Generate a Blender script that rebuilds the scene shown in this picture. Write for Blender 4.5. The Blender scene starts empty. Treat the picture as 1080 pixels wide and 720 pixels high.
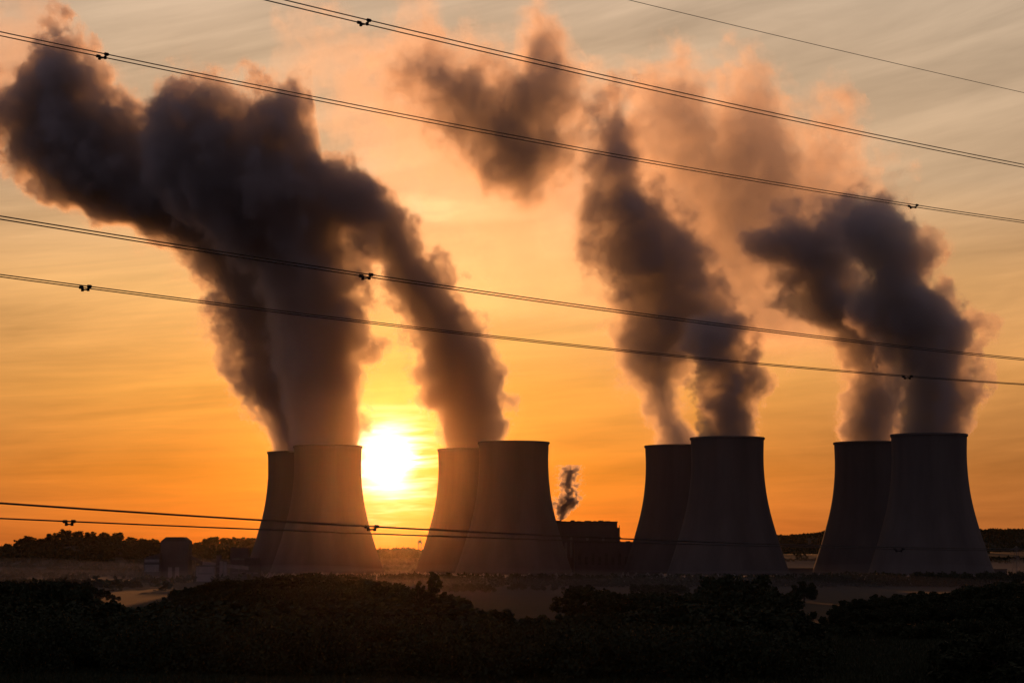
import bpy, bmesh, math, random
import numpy as np
from mathutils import Vector

# ------------------------------------------------------------------ camera
F = 2448.0                       # focal length in photo pixels (1080 wide)
TH = math.radians(5.20)          # upward tilt
CZ = 24.0
CT, ST = math.cos(TH), math.sin(TH)
scene = bpy.context.scene
C = scene.collection

cam_d = bpy.data.cameras.new("camera")
cam_d.sensor_width = 36.0
cam_d.lens = F / 1080 * 36.0
cam_d.clip_start = 0.5
cam_d.clip_end = 20000
cam = bpy.data.objects.new("camera", cam_d)
cam.location = (0, 0, CZ)
cam.rotation_euler = (math.radians(90) + TH, 0, 0)
C.objects.link(cam)
scene.camera = cam


def ray(px, py):
    dx, dz = (px - 540) / F, (360 - py) / F
    return Vector((dx, CT - dz * ST, ST + dz * CT))


def P(px, py, Y):
    d = ray(px, py)
    return Vector((0, 0, CZ)) + d * (Y / d.y)


# ------------------------------------------------------------------ sun and sky
sun_dir = ray(411, 486).normalized()
SUN_EL = math.asin(sun_dir.z)
SUN_AZ = math.atan2(sun_dir.x, sun_dir.y)
ld = bpy.data.lights.new("sun", 'SUN')
ld.energy = 1.15
ld.angle = math.radians(0.5)
ld.color = (1.0, 0.35, 0.095)
lo = bpy.data.objects.new("sun", ld)
lo.rotation_euler = (-sun_dir).to_track_quat('-Z', 'Y').to_euler()
lo.location = (0, 0, 300)
C.objects.link(lo)

scene.view_settings.view_transform = 'Standard'
scene.view_settings.look = 'None'
scene.view_settings.exposure = 0
scene.view_settings.gamma = 1
scene.cycles.volume_bounces = 2
scene.cycles.max_bounces = 3
scene.cycles.sample_clamp_indirect = 5.0
scene.cycles.sample_clamp_direct = 60.0
scene.cycles.volume_max_steps = 400
scene.cycles.use_denoising = True
scene.cycles.use_adaptive_sampling = False


class NT:
    """small helper for building node trees"""
    def __init__(self, tree):
        self.t = tree
        tree.nodes.clear()

    def n(self, kind, **kw):
        nd = self.t.nodes.new(kind)
        for k, v in kw.items():
            setattr(nd, k, v)
        return nd

    def put(self, sock, v):
        if v is None:
            return
        if isinstance(v, bpy.types.NodeSocket):
            self.t.links.new(v, sock)
        else:
            sock.default_value = v

    def m(self, op, a, b=None, c=None, clamp=False):
        nd = self.n('ShaderNodeMath', operation=op)
        nd.use_clamp = clamp
        for i, v in enumerate((a, b, c)):
            self.put(nd.inputs[i], v)
        return nd.outputs[0]

    def sep(self, v):
        nd = self.n('ShaderNodeSeparateXYZ')
        self.put(nd.inputs[0], v)
        return nd.outputs

    def comb(self, x, y, z):
        nd = self.n('ShaderNodeCombineXYZ')
        for i, v in enumerate((x, y, z)):
            self.put(nd.inputs[i], v)
        return nd.outputs[0]

    def ramp(self, v, stops, interp='LINEAR'):
        nd = self.n('ShaderNodeValToRGB')
        self.put(nd.inputs[0], v)
        cr = nd.color_ramp
        cr.interpolation = interp
        while len(cr.elements) < len(stops):
            cr.elements.new(0.5)
        for e, (p, c) in zip(cr.elements, stops):
            e.position = p
            e.color = (*c, 1)
        return nd.outputs[0]

    def mix(self, f, a, b, mode='MIX'):
        nd = self.n('ShaderNodeMix', data_type='RGBA', blend_type=mode)
        nd.clamp_factor = True
        self.put(nd.inputs[0], f)
        for s, v in ((nd.inputs[6], a), (nd.inputs[7], b)):
            self.put(s, (*v, 1) if isinstance(v, tuple) and len(v) == 3 else v)
        return nd.outputs[2]

    def noise(self, vec, scale, detail=2, rough=0.5, lac=2.0, dist=0.0):
        nd = self.n('ShaderNodeTexNoise')
        self.put(nd.inputs['Vector'], vec)
        nd.inputs['Scale'].default_value = scale
        nd.inputs['Detail'].default_value = detail
        nd.inputs['Roughness'].default_value = rough
        nd.inputs['Lacunarity'].default_value = lac
        nd.inputs['Distortion'].default_value = dist
        return nd.outputs[0]

    def curve(self, v, pts):
        nd = self.n('ShaderNodeFloatCurve')
        self.put(nd.inputs['Value'], v)
        cu = nd.mapping.curves[0]
        pts = sorted(pts)
        cu.points[0].location = pts[0]
        cu.points[1].location = pts[-1]
        for p in pts[1:-1]:
            cu.points.new(*p)
        for p in cu.points:
            p.handle_type = 'VECTOR'
        nd.mapping.update()
        return nd.outputs[0]


def lin(r, g, b, k=1.0):
    return tuple(k * ((c / 255 / 12.92) if c <= 10 else ((c / 255 + .055) / 1.055) ** 2.4) for c in (r, g, b))


world = bpy.data.worlds.new("World")
scene.world = world
world.use_nodes = True
w = NT(world.node_tree)
tc = w.n('ShaderNodeTexCoord').outputs['Generated']
dx, dy, dz = w.sep(tc)[:3]
el = w.m('MULTIPLY', w.m('ARCSINE', dz), 57.2958)
az = w.m('MULTIPLY', w.m('ARCTAN2', dx, dy), 57.2958)
elr = w.m('DIVIDE', el, 20.0, clamp=True)
far_c = w.ramp(elr, [(0.0, lin(172, 98, 46)), (0.10, lin(174, 108, 53)), (0.214, lin(206, 143, 80)),
                     (0.33, lin(212, 158, 102)), (0.45, lin(190, 158, 124)), (0.70, lin(194, 170, 144)), (0.85, lin(96, 90, 90)), (1.0, lin(50, 48, 56))])
near_c = w.ramp(elr, [(0.0, lin(255, 116, 22)), (0.10, lin(255, 144, 34)), (0.20, lin(252, 168, 70)),
                      (0.33, lin(250, 190, 116)), (0.45, lin(220, 178, 134)), (0.70, lin(200, 172, 144)), (0.85, lin(96, 90, 90)), (1.0, lin(50, 48, 56))])
daz = w.m('SUBTRACT', az, math.degrees(SUN_AZ))
del_ = w.m('SUBTRACT', el, math.degrees(SUN_EL))
wn = w.m('POWER', 2.71828, w.m('MULTIPLY', w.m('MULTIPLY', daz, daz), -1 / 85.0))
base = w.mix(wn, far_c, near_c)
# thin high cloud drawn out in streaks, rising a little to the right
tilt = w.m('SUBTRACT', el, w.m('MULTIPLY', az, w.m('MULTIPLY', elr, 0.35)))
sv = w.comb(w.m('MULTIPLY', az, 0.10), w.m('MULTIPLY', tilt, 0.62), 3.1)
st1 = w.noise(sv, 1.0, 5, 0.60, dist=0.6)
sv2 = w.comb(w.m('MULTIPLY', az, 0.16), w.m('MULTIPLY', tilt, 2.3), 9.4)
st2 = w.noise(sv2, 1.0, 4, 0.6, dist=0.4)
streak = w.m('ADD', w.m('MULTIPLY', w.m('SUBTRACT', st1, 0.5), 0.95), w.m('MULTIPLY', w.m('SUBTRACT', st2, 0.5), w.m('MULTIPLY_ADD', elr, -0.50, 0.62)))
gain = w.m('ADD', 1.0, streak)
bw = w.n('ShaderNodeVectorMath', operation='SCALE')
w.put(bw.inputs[0], base)
w.put(bw.inputs['Scale'], gain)
base = bw.outputs[0]
# the sky away from the sunrise is still dim and bluish
back = w.m('MULTIPLY', w.m('SUBTRACT', w.m('ABSOLUTE', az), 22.0), 1 / 40.0, clamp=True)
base = w.mix(back, base, lin(94, 84, 94))
below = w.m('MULTIPLY', el, -0.5, clamp=True)
base = w.mix(below, base, (0.02, 0.014, 0.010))
# glow round the low sun, cut by a few cloud bars
r2 = w.m('ADD', w.m('MULTIPLY', daz, daz), w.m('MULTIPLY', del_, del_))
rr = w.m('SQRT', r2)
sv3 = w.comb(w.m('MULTIPLY', az, 0.55), w.m('MULTIPLY', tilt, 4.2), 1.7)
st3 = w.noise(sv3, 1.0, 3, 0.55, dist=0.3)
bars = w.m('SUBTRACT', 1.0, w.m('MULTIPLY', w.m('MULTIPLY', w.m('SUBTRACT', st3, 0.50), 7.0, clamp=True),
                              w.m('MULTIPLY_ADD', daz, 1.5, -0.25, clamp=True)), clamp=True)
bars = w.m('MAXIMUM', bars, 0.15)
core = w.m('MULTIPLY', w.m('MULTIPLY', w.m('POWER', 2.71828, w.m('MULTIPLY', w.m('MULTIPLY', r2, w.m('MULTIPLY_ADD', w.m('SUBTRACT', st3, 0.5), 2.0, 1.0)), -1 / 0.43)), 4.5), bars)
mid = w.m('MULTIPLY', w.m('POWER', 2.71828, w.m('MULTIPLY', rr, -1 / 0.9)), w.m('MULTIPLY', w.m('MULTIPLY_ADD', bars, 0.5, 0.5), 0.50))
halo = w.m('MULTIPLY', w.m('POWER', 2.71828, w.m('MULTIPLY', rr, -1 / 3.0)), 0.12)


def scaled(col, f):
    nd = w.n('ShaderNodeVectorMath', operation='SCALE')
    nd.inputs[0].default_value = col
    w.put(nd.inputs['Scale'], f)
    return nd.outputs[0]


def vadd(a, b):
    nd = w.n('ShaderNodeVectorMath', operation='ADD')
    w.put(nd.inputs[0], a)
    w.put(nd.inputs[1], b)
    return nd.outputs[0]


def gline(centre, width, a0, a1, amp, wob):
    c = w.m('ADD', w.m('MULTIPLY_ADD', st1, wob, -0.5 * wob), centre)
    d = w.m('DIVIDE', w.m('SUBTRACT', el, c), width)
    gsn = w.m('POWER', 2.71828, w.m('MULTIPLY', w.m('MULTIPLY', d, d), -1.0))
    mid_, hw_ = (a0 + a1) / 2, (a1 - a0) / 2
    u = w.m('DIVIDE', w.m('SUBTRACT', az, mid_), hw_)
    win = w.m('SUBTRACT', 1.0, w.m('MULTIPLY', u, u), clamp=True)
    return w.m('MULTIPLY', w.m('MULTIPLY', gsn, win), amp)


lines = w.m('ADD', gline(3.58, 0.07, -4.2, -1.4, 0.5, 0.2), gline(8.55, 0.20, -3.6, 0.9, 0.55, 2.2))
glow = vadd(scaled((0.9, 0.55, 0.26), lines), vadd(scaled((1.0, 0.86, 0.55), core), vadd(scaled((1.0, 0.50, 0.12), mid), scaled((1.0, 0.42, 0.07), halo))))
upper = w.m('MULTIPLY', w.m('ADD', el, 0.4), 1.2, clamp=True)
bg1 = w.n('ShaderNodeBackground')
w.put(bg1.inputs[0], vadd(base, glow))
bg1.inputs[1].default_value = 1.0
sky = w.n('ShaderNodeTexSky')
sky.sky_type = 'NISHITA'
sky.sun_disc = False
sky.sun_elevation = SUN_EL
sky.sun_rotation = SUN_AZ
sky.dust_density = 3.0
bg2 = w.n('ShaderNodeBackground')
w.put(bg2.inputs[0], sky.outputs[0])
bg2.inputs[1].default_value = 0.002
ad = w.n('ShaderNodeAddShader')
w.t.links.new(bg1.outputs[0], ad.inputs[0])
w.t.links.new(bg2.outputs[0], ad.inputs[1])
out = w.n('ShaderNodeOutputWorld')
w.t.links.new(ad.outputs[0], out.inputs[0])

# ------------------------------------------------------------------ materials


def mat_surface(name, c1, c2, scale=1.0, rough=0.9, metallic=0.0, stretch=(1, 1, 1), bump=0.0):
    m = bpy.data.materials.new(name)
    m.use_nodes = True
    t = NT(m.node_tree)
    tc = t.n('ShaderNodeTexCoord').outputs['Object']
    mp = t.n('ShaderNodeMapping')
    t.put(mp.inputs[0], tc)
    mp.inputs['Scale'].default_value = stretch
    nz = t.noise(mp.outputs[0], scale, 5, 0.6)
    col = t.ramp(nz, [(0.3, c1), (0.7, c2)])
    b = t.n('ShaderNodeBsdfPrincipled')
    t.put(b.inputs['Base Color'], col)
    b.inputs['Roughness'].default_value = rough
    b.inputs['Metallic'].default_value = metallic
    b.inputs['Specular IOR Level'].default_value = 0.2
    if bump:
        bp = t.n('ShaderNodeBump')
        bp.inputs['Strength'].default_value = bump
        t.put(bp.inputs['Height'], nz)
        t.t.links.new(bp.outputs[0], b.inputs['Normal'])
    o = t.n('ShaderNodeOutputMaterial')
    t.t.links.new(b.outputs[0], o.inputs[0])
    return m


M = {
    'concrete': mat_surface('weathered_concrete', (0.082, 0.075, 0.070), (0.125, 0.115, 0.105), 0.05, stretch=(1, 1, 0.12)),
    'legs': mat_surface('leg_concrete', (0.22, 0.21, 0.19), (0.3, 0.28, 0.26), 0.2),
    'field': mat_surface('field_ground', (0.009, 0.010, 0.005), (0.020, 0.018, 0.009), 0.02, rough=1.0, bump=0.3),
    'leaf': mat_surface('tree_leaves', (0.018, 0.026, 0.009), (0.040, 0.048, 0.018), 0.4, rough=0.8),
    'bark': mat_surface('tree_bark', (0.05, 0.035, 0.025), (0.09, 0.07, 0.05), 2.0),
    'cladding': mat_surface('dark_cladding', (0.10, 0.09, 0.085), (0.125, 0.115, 0.105), 0.12, stretch=(1, 1, 0.5)),
    'pale': mat_surface('pale_cladding', (0.20, 0.19, 0.18), (0.30, 0.28, 0.26), 0.2, rough=0.7),
    'roof': mat_surface('roof_sheet', (0.07, 0.065, 0.06), (0.11, 0.10, 0.09), 0.3),
    'glass': mat_surface('dusty_glass', (0.14, 0.13, 0.13), (0.2, 0.19, 0.18), 0.4, rough=0.6),
    'steel': mat_surface('galvanised_steel', (0.16, 0.15, 0.14), (0.25, 0.23, 0.21), 1.5, rough=0.5, metallic=0.6),
    'wire': mat_surface('aged_aluminium', (0.07, 0.06, 0.05), (0.11, 0.10, 0.08), 6.0, rough=0.6, metallic=0.3),
    'rubber': mat_surface('black_rubber', (0.012, 0.012, 0.012), (0.03, 0.03, 0.03), 8.0, rough=0.7),
}

# ------------------------------------------------------------------ mesh helpers


class MB:
    def __init__(s):
        s.v, s.f = [], []

    def add(s, verts, faces):
        o = len(s.v)
        s.v += [tuple(v) for v in verts]
        s.f += [tuple(i + o for i in f) for f in faces]

    def box(s, x0, x1, y0, y1, z0, z1):
        v = [(x, y, z) for z in (z0, z1) for y in (y0, y1) for x in (x0, x1)]
        s.add(v, [(0, 2, 3, 1), (4, 5, 7, 6), (0, 1, 5, 4), (2, 6, 7, 3), (0, 4, 6, 2), (1, 3, 7, 5)])

    def bar(s, a, b, r0, r1=None, n=6):
        a, b = Vector(a), Vector(b)
        r1 = r0 if r1 is None else r1
        d = (b - a).normalized()
        u = d.orthogonal().normalized()
        q = d.cross(u)
        vs = []
        for p, r in ((a, r0), (b, r1)):
            for k in range(n):
                t = 2 * math.pi * k / n
                vs.append(p + (u * math.cos(t) + q * math.sin(t)) * r)
        fs = [(k, (k + 1) % n, n + (k + 1) % n, n + k) for k in range(n)]
        fs += [tuple(range(n - 1, -1, -1)), tuple(range(n, 2 * n))]
        s.add(vs, fs)

    def prism(s, prof, y0, y1):
        n = len(prof)
        vs = [(x, y0, z) for x, z in prof] + [(x, y1, z) for x, z in prof]
        fs = [(k, (k + 1) % n, n + (k + 1) % n, n + k) for k in range(n)]
        fs += [tuple(range(n - 1, -1, -1)), tuple(range(n, 2 * n))]
        s.add(vs, fs)

    def lathe(s, prof, n=64, close=False):
        vs = [(r * math.cos(2 * math.pi * k / n), r * math.sin(2 * math.pi * k / n), z) for r, z in prof for k in range(n)]
        m = len(prof)
        fs = []
        for i in range(m if close else m - 1):
            j = (i + 1) % m
            for k in range(n):
                k2 = (k + 1) % n
                fs.append((i * n + k, i * n + k2, j * n + k2, j * n + k))
        s.add(vs, fs)

    def build(s, name, mat, parent=None, smooth=False, fix=True):
        me = bpy.data.meshes.new(name)
        me.from_pydata(s.v, [], s.f)
        if fix:
            bm = bmesh.new()
            bm.from_mesh(me)
            bmesh.ops.recalc_face_normals(bm, faces=bm.faces)
            bm.to_mesh(me)
            bm.free()
        if smooth:
            me.polygons.foreach_set('use_smooth', [True] * len(me.polygons))
        me.materials.append(mat)
        o = bpy.data.objects.new(name, me)
        C.objects.link(o)
        if parent:
            o.parent = parent
        return o


def tag(o, label=None, cat=None, group=None, kind=None):
    for k, v in (('label', label), ('category', cat), ('group', group), ('kind', kind)):
        if v:
            o[k] = v
    return o


def empty(name, loc=(0, 0, 0), rz=0.0):
    o = bpy.data.objects.new(name, None)
    o.location = loc
    o.rotation_euler = (0, 0, rz)
    o.empty_display_size = 1
    C.objects.link(o)
    return o


def copy_tree(o, parent=None):
    c = o.copy()
    C.objects.link(c)
    c.parent = parent
    for ch in list(o.children):
        copy_tree(ch, c)
    return c


def interp(x, pts):
    xs, ys = zip(*pts)
    return np.interp(x, xs, ys)


# ------------------------------------------------------------------ ground
rng = np.random.default_rng(7)


def px_of(x, y):
    return 540 + F * x / (y / (1 / CT)) if y > 1 else 540


LEFT_CREST = [(-800, 572), (-200, 572), (0, 581), (20, 579), (30, 577), (50, 577), (70, 570), (95, 571), (120, 571), (140, 575), (165, 577), (200, 580),
              (230, 578), (270, 577), (330, 580), (400, 583.5), (430, 583), (460, 585), (560, 585), (700, 584), (860, 584), (1200, 580), (2600, 578)]
RIGHT_CREST = [(-800, 584), (600, 584), (760, 574), (815, 567.5), (840, 567), (860, 564.5), (872, 562), (940, 561.5), (1000, 560.5), (1032, 561), (1080, 561), (1300, 562), (2500, 570)]


def crest_z(px, pts, Y):
    py = interp(px, pts)
    return CZ + (583.0 - py) / F * Y * 1.0


def bell(t):
    t = np.clip(np.abs(t), 0, 1)
    return (1 - t * t) ** 2


def ground_z(x, y):
    x, y = np.asarray(x, float), np.asarray(y, float)
    near = np.interp(y, [-300, -20, 12, 60, 150, 320, 480, 620, 900, 1100], [23, 22.6, 22.3, 18, 11, 5.5, 4.2, 2.6, 0.4, 0])
    und = 0.5 * np.sin(x / 47 + 1.3) * np.sin(y / 61) + 0.35 * np.sin(x / 21 + y / 33)
    fade = np.clip((1000 - y) / 300, 0, 1) * np.clip((y - 60) / 80, 0, 1)
    z = near + und * fade
    px = 540 + F * x / np.maximum(y, 300) * CT
    z = z + crest_z(px, LEFT_CREST, 3500) * bell((y - 3500) / 1100)
    z = z + crest_z(px, RIGHT_CREST, 5200) * bell((y - 5200) / 1300)
    return z


xs = np.concatenate([np.linspace(-4600, -1300, 30), np.linspace(-1250, 1250, 180), np.linspace(1300, 4600, 30)])
ys = np.concatenate([np.linspace(-300, 0, 8), np.linspace(8, 1100, 110), np.linspace(1150, 6800, 110)])
X, Yg = np.meshgrid(xs, ys)
Z = ground_z(X, Yg)
nx = len(xs)
g = MB()
g.v = list(zip(X.ravel().tolist(), Yg.ravel().tolist(), Z.ravel().tolist()))
g.f = [(j * nx + i, j * nx + i + 1, (j + 1) * nx + i + 1, (j + 1) * nx + i) for j in range(len(ys) - 1) for i in range(nx - 1)]
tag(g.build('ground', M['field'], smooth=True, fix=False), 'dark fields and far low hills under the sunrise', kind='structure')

# ------------------------------------------------------------------ cooling towers
PROF = [(0, 29.2), (4, 28.95), (17.6, 28.6), (28, 29.0), (37, 29.8), (47, 31.1), (56, 32.9), (64, 34.8), (72, 37.1), (80, 39.4), (87, 41.6), (94, 43.9), (101, 46.3), (108.5, 48.9)]
TOP = 115.2


def shell_profile():
    zs = np.linspace(0, 108.5, 44)
    rs = interp(zs, PROF)
    # light smoothing
    k = np.convolve(np.pad(rs, 2, mode='edge'), np.ones(5) / 5, mode='valid')
    rs[2:-2] = k[2:-2]
    outer = [(float(r), float(TOP - z)) for r, z in zip(rs, zs)]
    inner = [(float(r) - 0.7, float(TOP - z)) for r, z in zip(rs, zs)][::-1]
    return outer + inner


def make_tower():
    root = empty('cooling_tower')
    s = MB()
    s.lathe(shell_profile(), 128, close=True)
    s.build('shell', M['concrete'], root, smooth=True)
    rim = MB()
    rim.lathe([(28.9, TOP - 1.6), (29.85, TOP - 1.5), (29.9, TOP - 0.2), (29.6, TOP + 0.25), (28.2, TOP + 0.25), (28.1, TOP - 1.4)], 128, close=True)
    rim.build('rim', M['concrete'], root)
    bs = MB()
    bs.lathe([(51.5, 0.0), (51.5, 1.2), (49.2, 1.3), (49.2, 0.0)], 96, close=True)
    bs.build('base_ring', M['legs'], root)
    lg = MB()
    half = 2 * math.pi * 50.3 / 24 / 2
    lg.bar((0, -half * 0.96, 1.0), (-1.6, 0, 7.6), 0.45, 0.4, 8)
    lg.bar((0, half * 0.96, 1.0), (-1.6, 0, 7.6), 0.45, 0.4, 8)
    first = None
    for k in range(24):
        a = 2 * math.pi * k / 24
        if first is None:
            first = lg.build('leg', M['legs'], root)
            o = first
        else:
            o = first.copy()
            C.objects.link(o)
            o.parent = root
        o.location = (50.3 * math.cos(a), 50.3 * math.sin(a), 0)
        o.rotation_euler = (0, 0, a)
    return root


TOWERS = [  # centre px, distance, label
    (345.0, 1995, 'nearer cooling tower left of the sun, its right side lit by the glow'),
    (315.5, 2115, 'cooling tower half hidden behind its neighbour, leftmost tower of all'),
    (541.8, 1925, 'steamless cooling tower just left of the boiler house'),
    (496.5, 2055, 'cooling tower with its left edge against the right side of the sun glow'),
    (768.0, 1850, 'nearer cooling tower of the third pair, left of the gap showing the far hill'),
    (717.0, 1990, 'cooling tower just right of the boiler house, behind its nearer neighbour'),
    (981.7, 1800, 'nearer and taller-looking cooling tower at the right end of the row'),
    (918.4, 1930, 'cooling tower right of the hill gap, partly hidden by the rightmost tower'),
]
proto = make_tower()
for i, (px, D, lab) in enumerate(TOWERS):
    o = proto if i == 0 else copy_tree(proto)
    p = P(px, 583, D)
    o.location = (p.x, D, 0.0)
    o.rotation_euler = (0, 0, 0.13 * i)
    tag(o, lab, 'cooling tower', 'cooling towers of the power station')
    if i in (0,):
        pass

# ------------------------------------------------------------------ steam


def steam_mat(name, zt, z0, z1, x0, x1, yc, L, R, T, rho, amp, soft, round_r, nscale, seed, halo_d=0.0, halo_w=30.0, g=0.55, grow=1.0, rate=0.3, pow_=1.0, cutb=False):
    m = bpy.data.materials.new(name)
    m.use_nodes = True
    t = NT(m.node_tree)
    pos = t.n('ShaderNodeNewGeometry').outputs['Position']
    x, y, z = t.sep(pos)[:3]
    tz = t.m('MULTIPLY_ADD', z, 1 / (z1 - z0), -z0 / (z1 - z0), clamp=True)
    tx = t.m('MULTIPLY_ADD', x, 1 / (x1 - x0), -x0 / (x1 - x0), clamp=True)
    sp = x1 - x0
    xl = t.m('MULTIPLY_ADD', t.curve(tz, L), sp, x0)
    xr = t.m('MULTIPLY_ADD', t.curve(tz, R), sp, x0)
    s = t.m('MINIMUM', t.m('SUBTRACT', x, xl), t.m('SUBTRACT', xr, x))
    if T:
        ztp = t.m('MULTIPLY_ADD', t.curve(tx, T), (z1 - z0), z0)
        s = t.m('MINIMUM', s, t.m('SUBTRACT', ztp, z))
    else:
        s = t.m('MINIMUM', s, t.m('SUBTRACT', z1 + 6.0, z))
    dyv = t.m('SUBTRACT', y, yc)
    s = t.m('SUBTRACT', s, t.m('MULTIPLY', t.m('MULTIPLY', dyv, dyv), 1 / round_r))
    # billows: finer near the rim, broader higher up
    off = t.n('ShaderNodeVectorMath', operation='ADD')
    t.put(off.inputs[0], pos)
    off.inputs[1].default_value = (seed * 71.3, seed * 13.7, seed * 37.9)
    nz = t.noise(off.outputs[0], nscale * 1.35, 5.0, 0.71)
    nb = t.noise(off.outputs[0], nscale * 0.30, 1.0, 0.5)
    cauli = not cutb
    vo = t.n('ShaderNodeTexVoronoi', feature='F1')
    wp = t.n('ShaderNodeVectorMath', operation='MULTIPLY_ADD')
    t.put(wp.inputs[0], nz)
    wp.inputs[1].default_value = (34, -26, 30)
    t.put(wp.inputs[2], off.outputs[0])
    t.put(vo.inputs['Vector'], wp.outputs[0])
    vo.inputs['Scale'].default_value = nscale * 1.1
    vo.inputs['Detail'].default_value = 0.0
    k = t.m('MULTIPLY_ADD', tz, (grow - 1) * amp, amp)
    k = t.m('MULTIPLY', k, t.m('MULTIPLY_ADD', tz, 5.0, 0.45 if name == 'steam' else 1.0, clamp=True))
    s = t.m('ADD', s, t.m('MULTIPLY_ADD', k, 0.38, soft * 0.4))
    s = t.m('MULTIPLY_ADD', t.m('SUBTRACT', nz, 0.5), t.m('MULTIPLY', k, 8.5), s)
    s = t.m('MULTIPLY_ADD', t.m('SUBTRACT', nb, 0.5), t.m('MULTIPLY', k, 3.4), s)
    if cauli:
        s = t.m('MULTIPLY_ADD', t.m('SUBTRACT', 0.42, vo.outputs['Distance']), t.m('MULTIPLY', k, 1.9), s)
    if cutb:
        s = t.m('MINIMUM', s, t.m('SUBTRACT', z, z0 - 4))
    sw = t.m('MULTIPLY_ADD', tz, (grow - 0.6) * soft, soft)
    d = t.m('DIVIDE', s, sw, clamp=True)
    dens = t.m('MULTIPLY', t.m('MULTIPLY', d, d), rho)
    if not cutb:   # steam thins out as it rises
        dens = t.m('MULTIPLY', dens, t.m('MULTIPLY_ADD', tz, -0.38, 1.0))
    if halo_d:
        h = t.m('DIVIDE', t.m('ADD', s, halo_w * 0.8), halo_w, clamp=True)
        hz = t.m('MULTIPLY', t.m('MULTIPLY', h, h), t.m('MULTIPLY_ADD', tz, halo_d * 2.6, halo_d * 0.4))
        dens = t.m('ADD', dens, hz)
    pv = t.n('ShaderNodeVolumePrincipled')
    pv.inputs['Color'].default_value = (0.97, 0.95, 0.96, 1)
    pv.inputs['Density Attribute'].default_value = ''
    pv.inputs['Color Attribute'].default_value = ''
    pv.inputs['Temperature Attribute'].default_value = ''
    pv.inputs['Anisotropy'].default_value = g
    t.put(pv.inputs['Density'], dens)
    o = t.n('ShaderNodeOutputMaterial')
    t.t.links.new(pv.outputs[0], o.inputs['Volume'])
    m.cycles.volume_step_rate = rate
    return m


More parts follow.
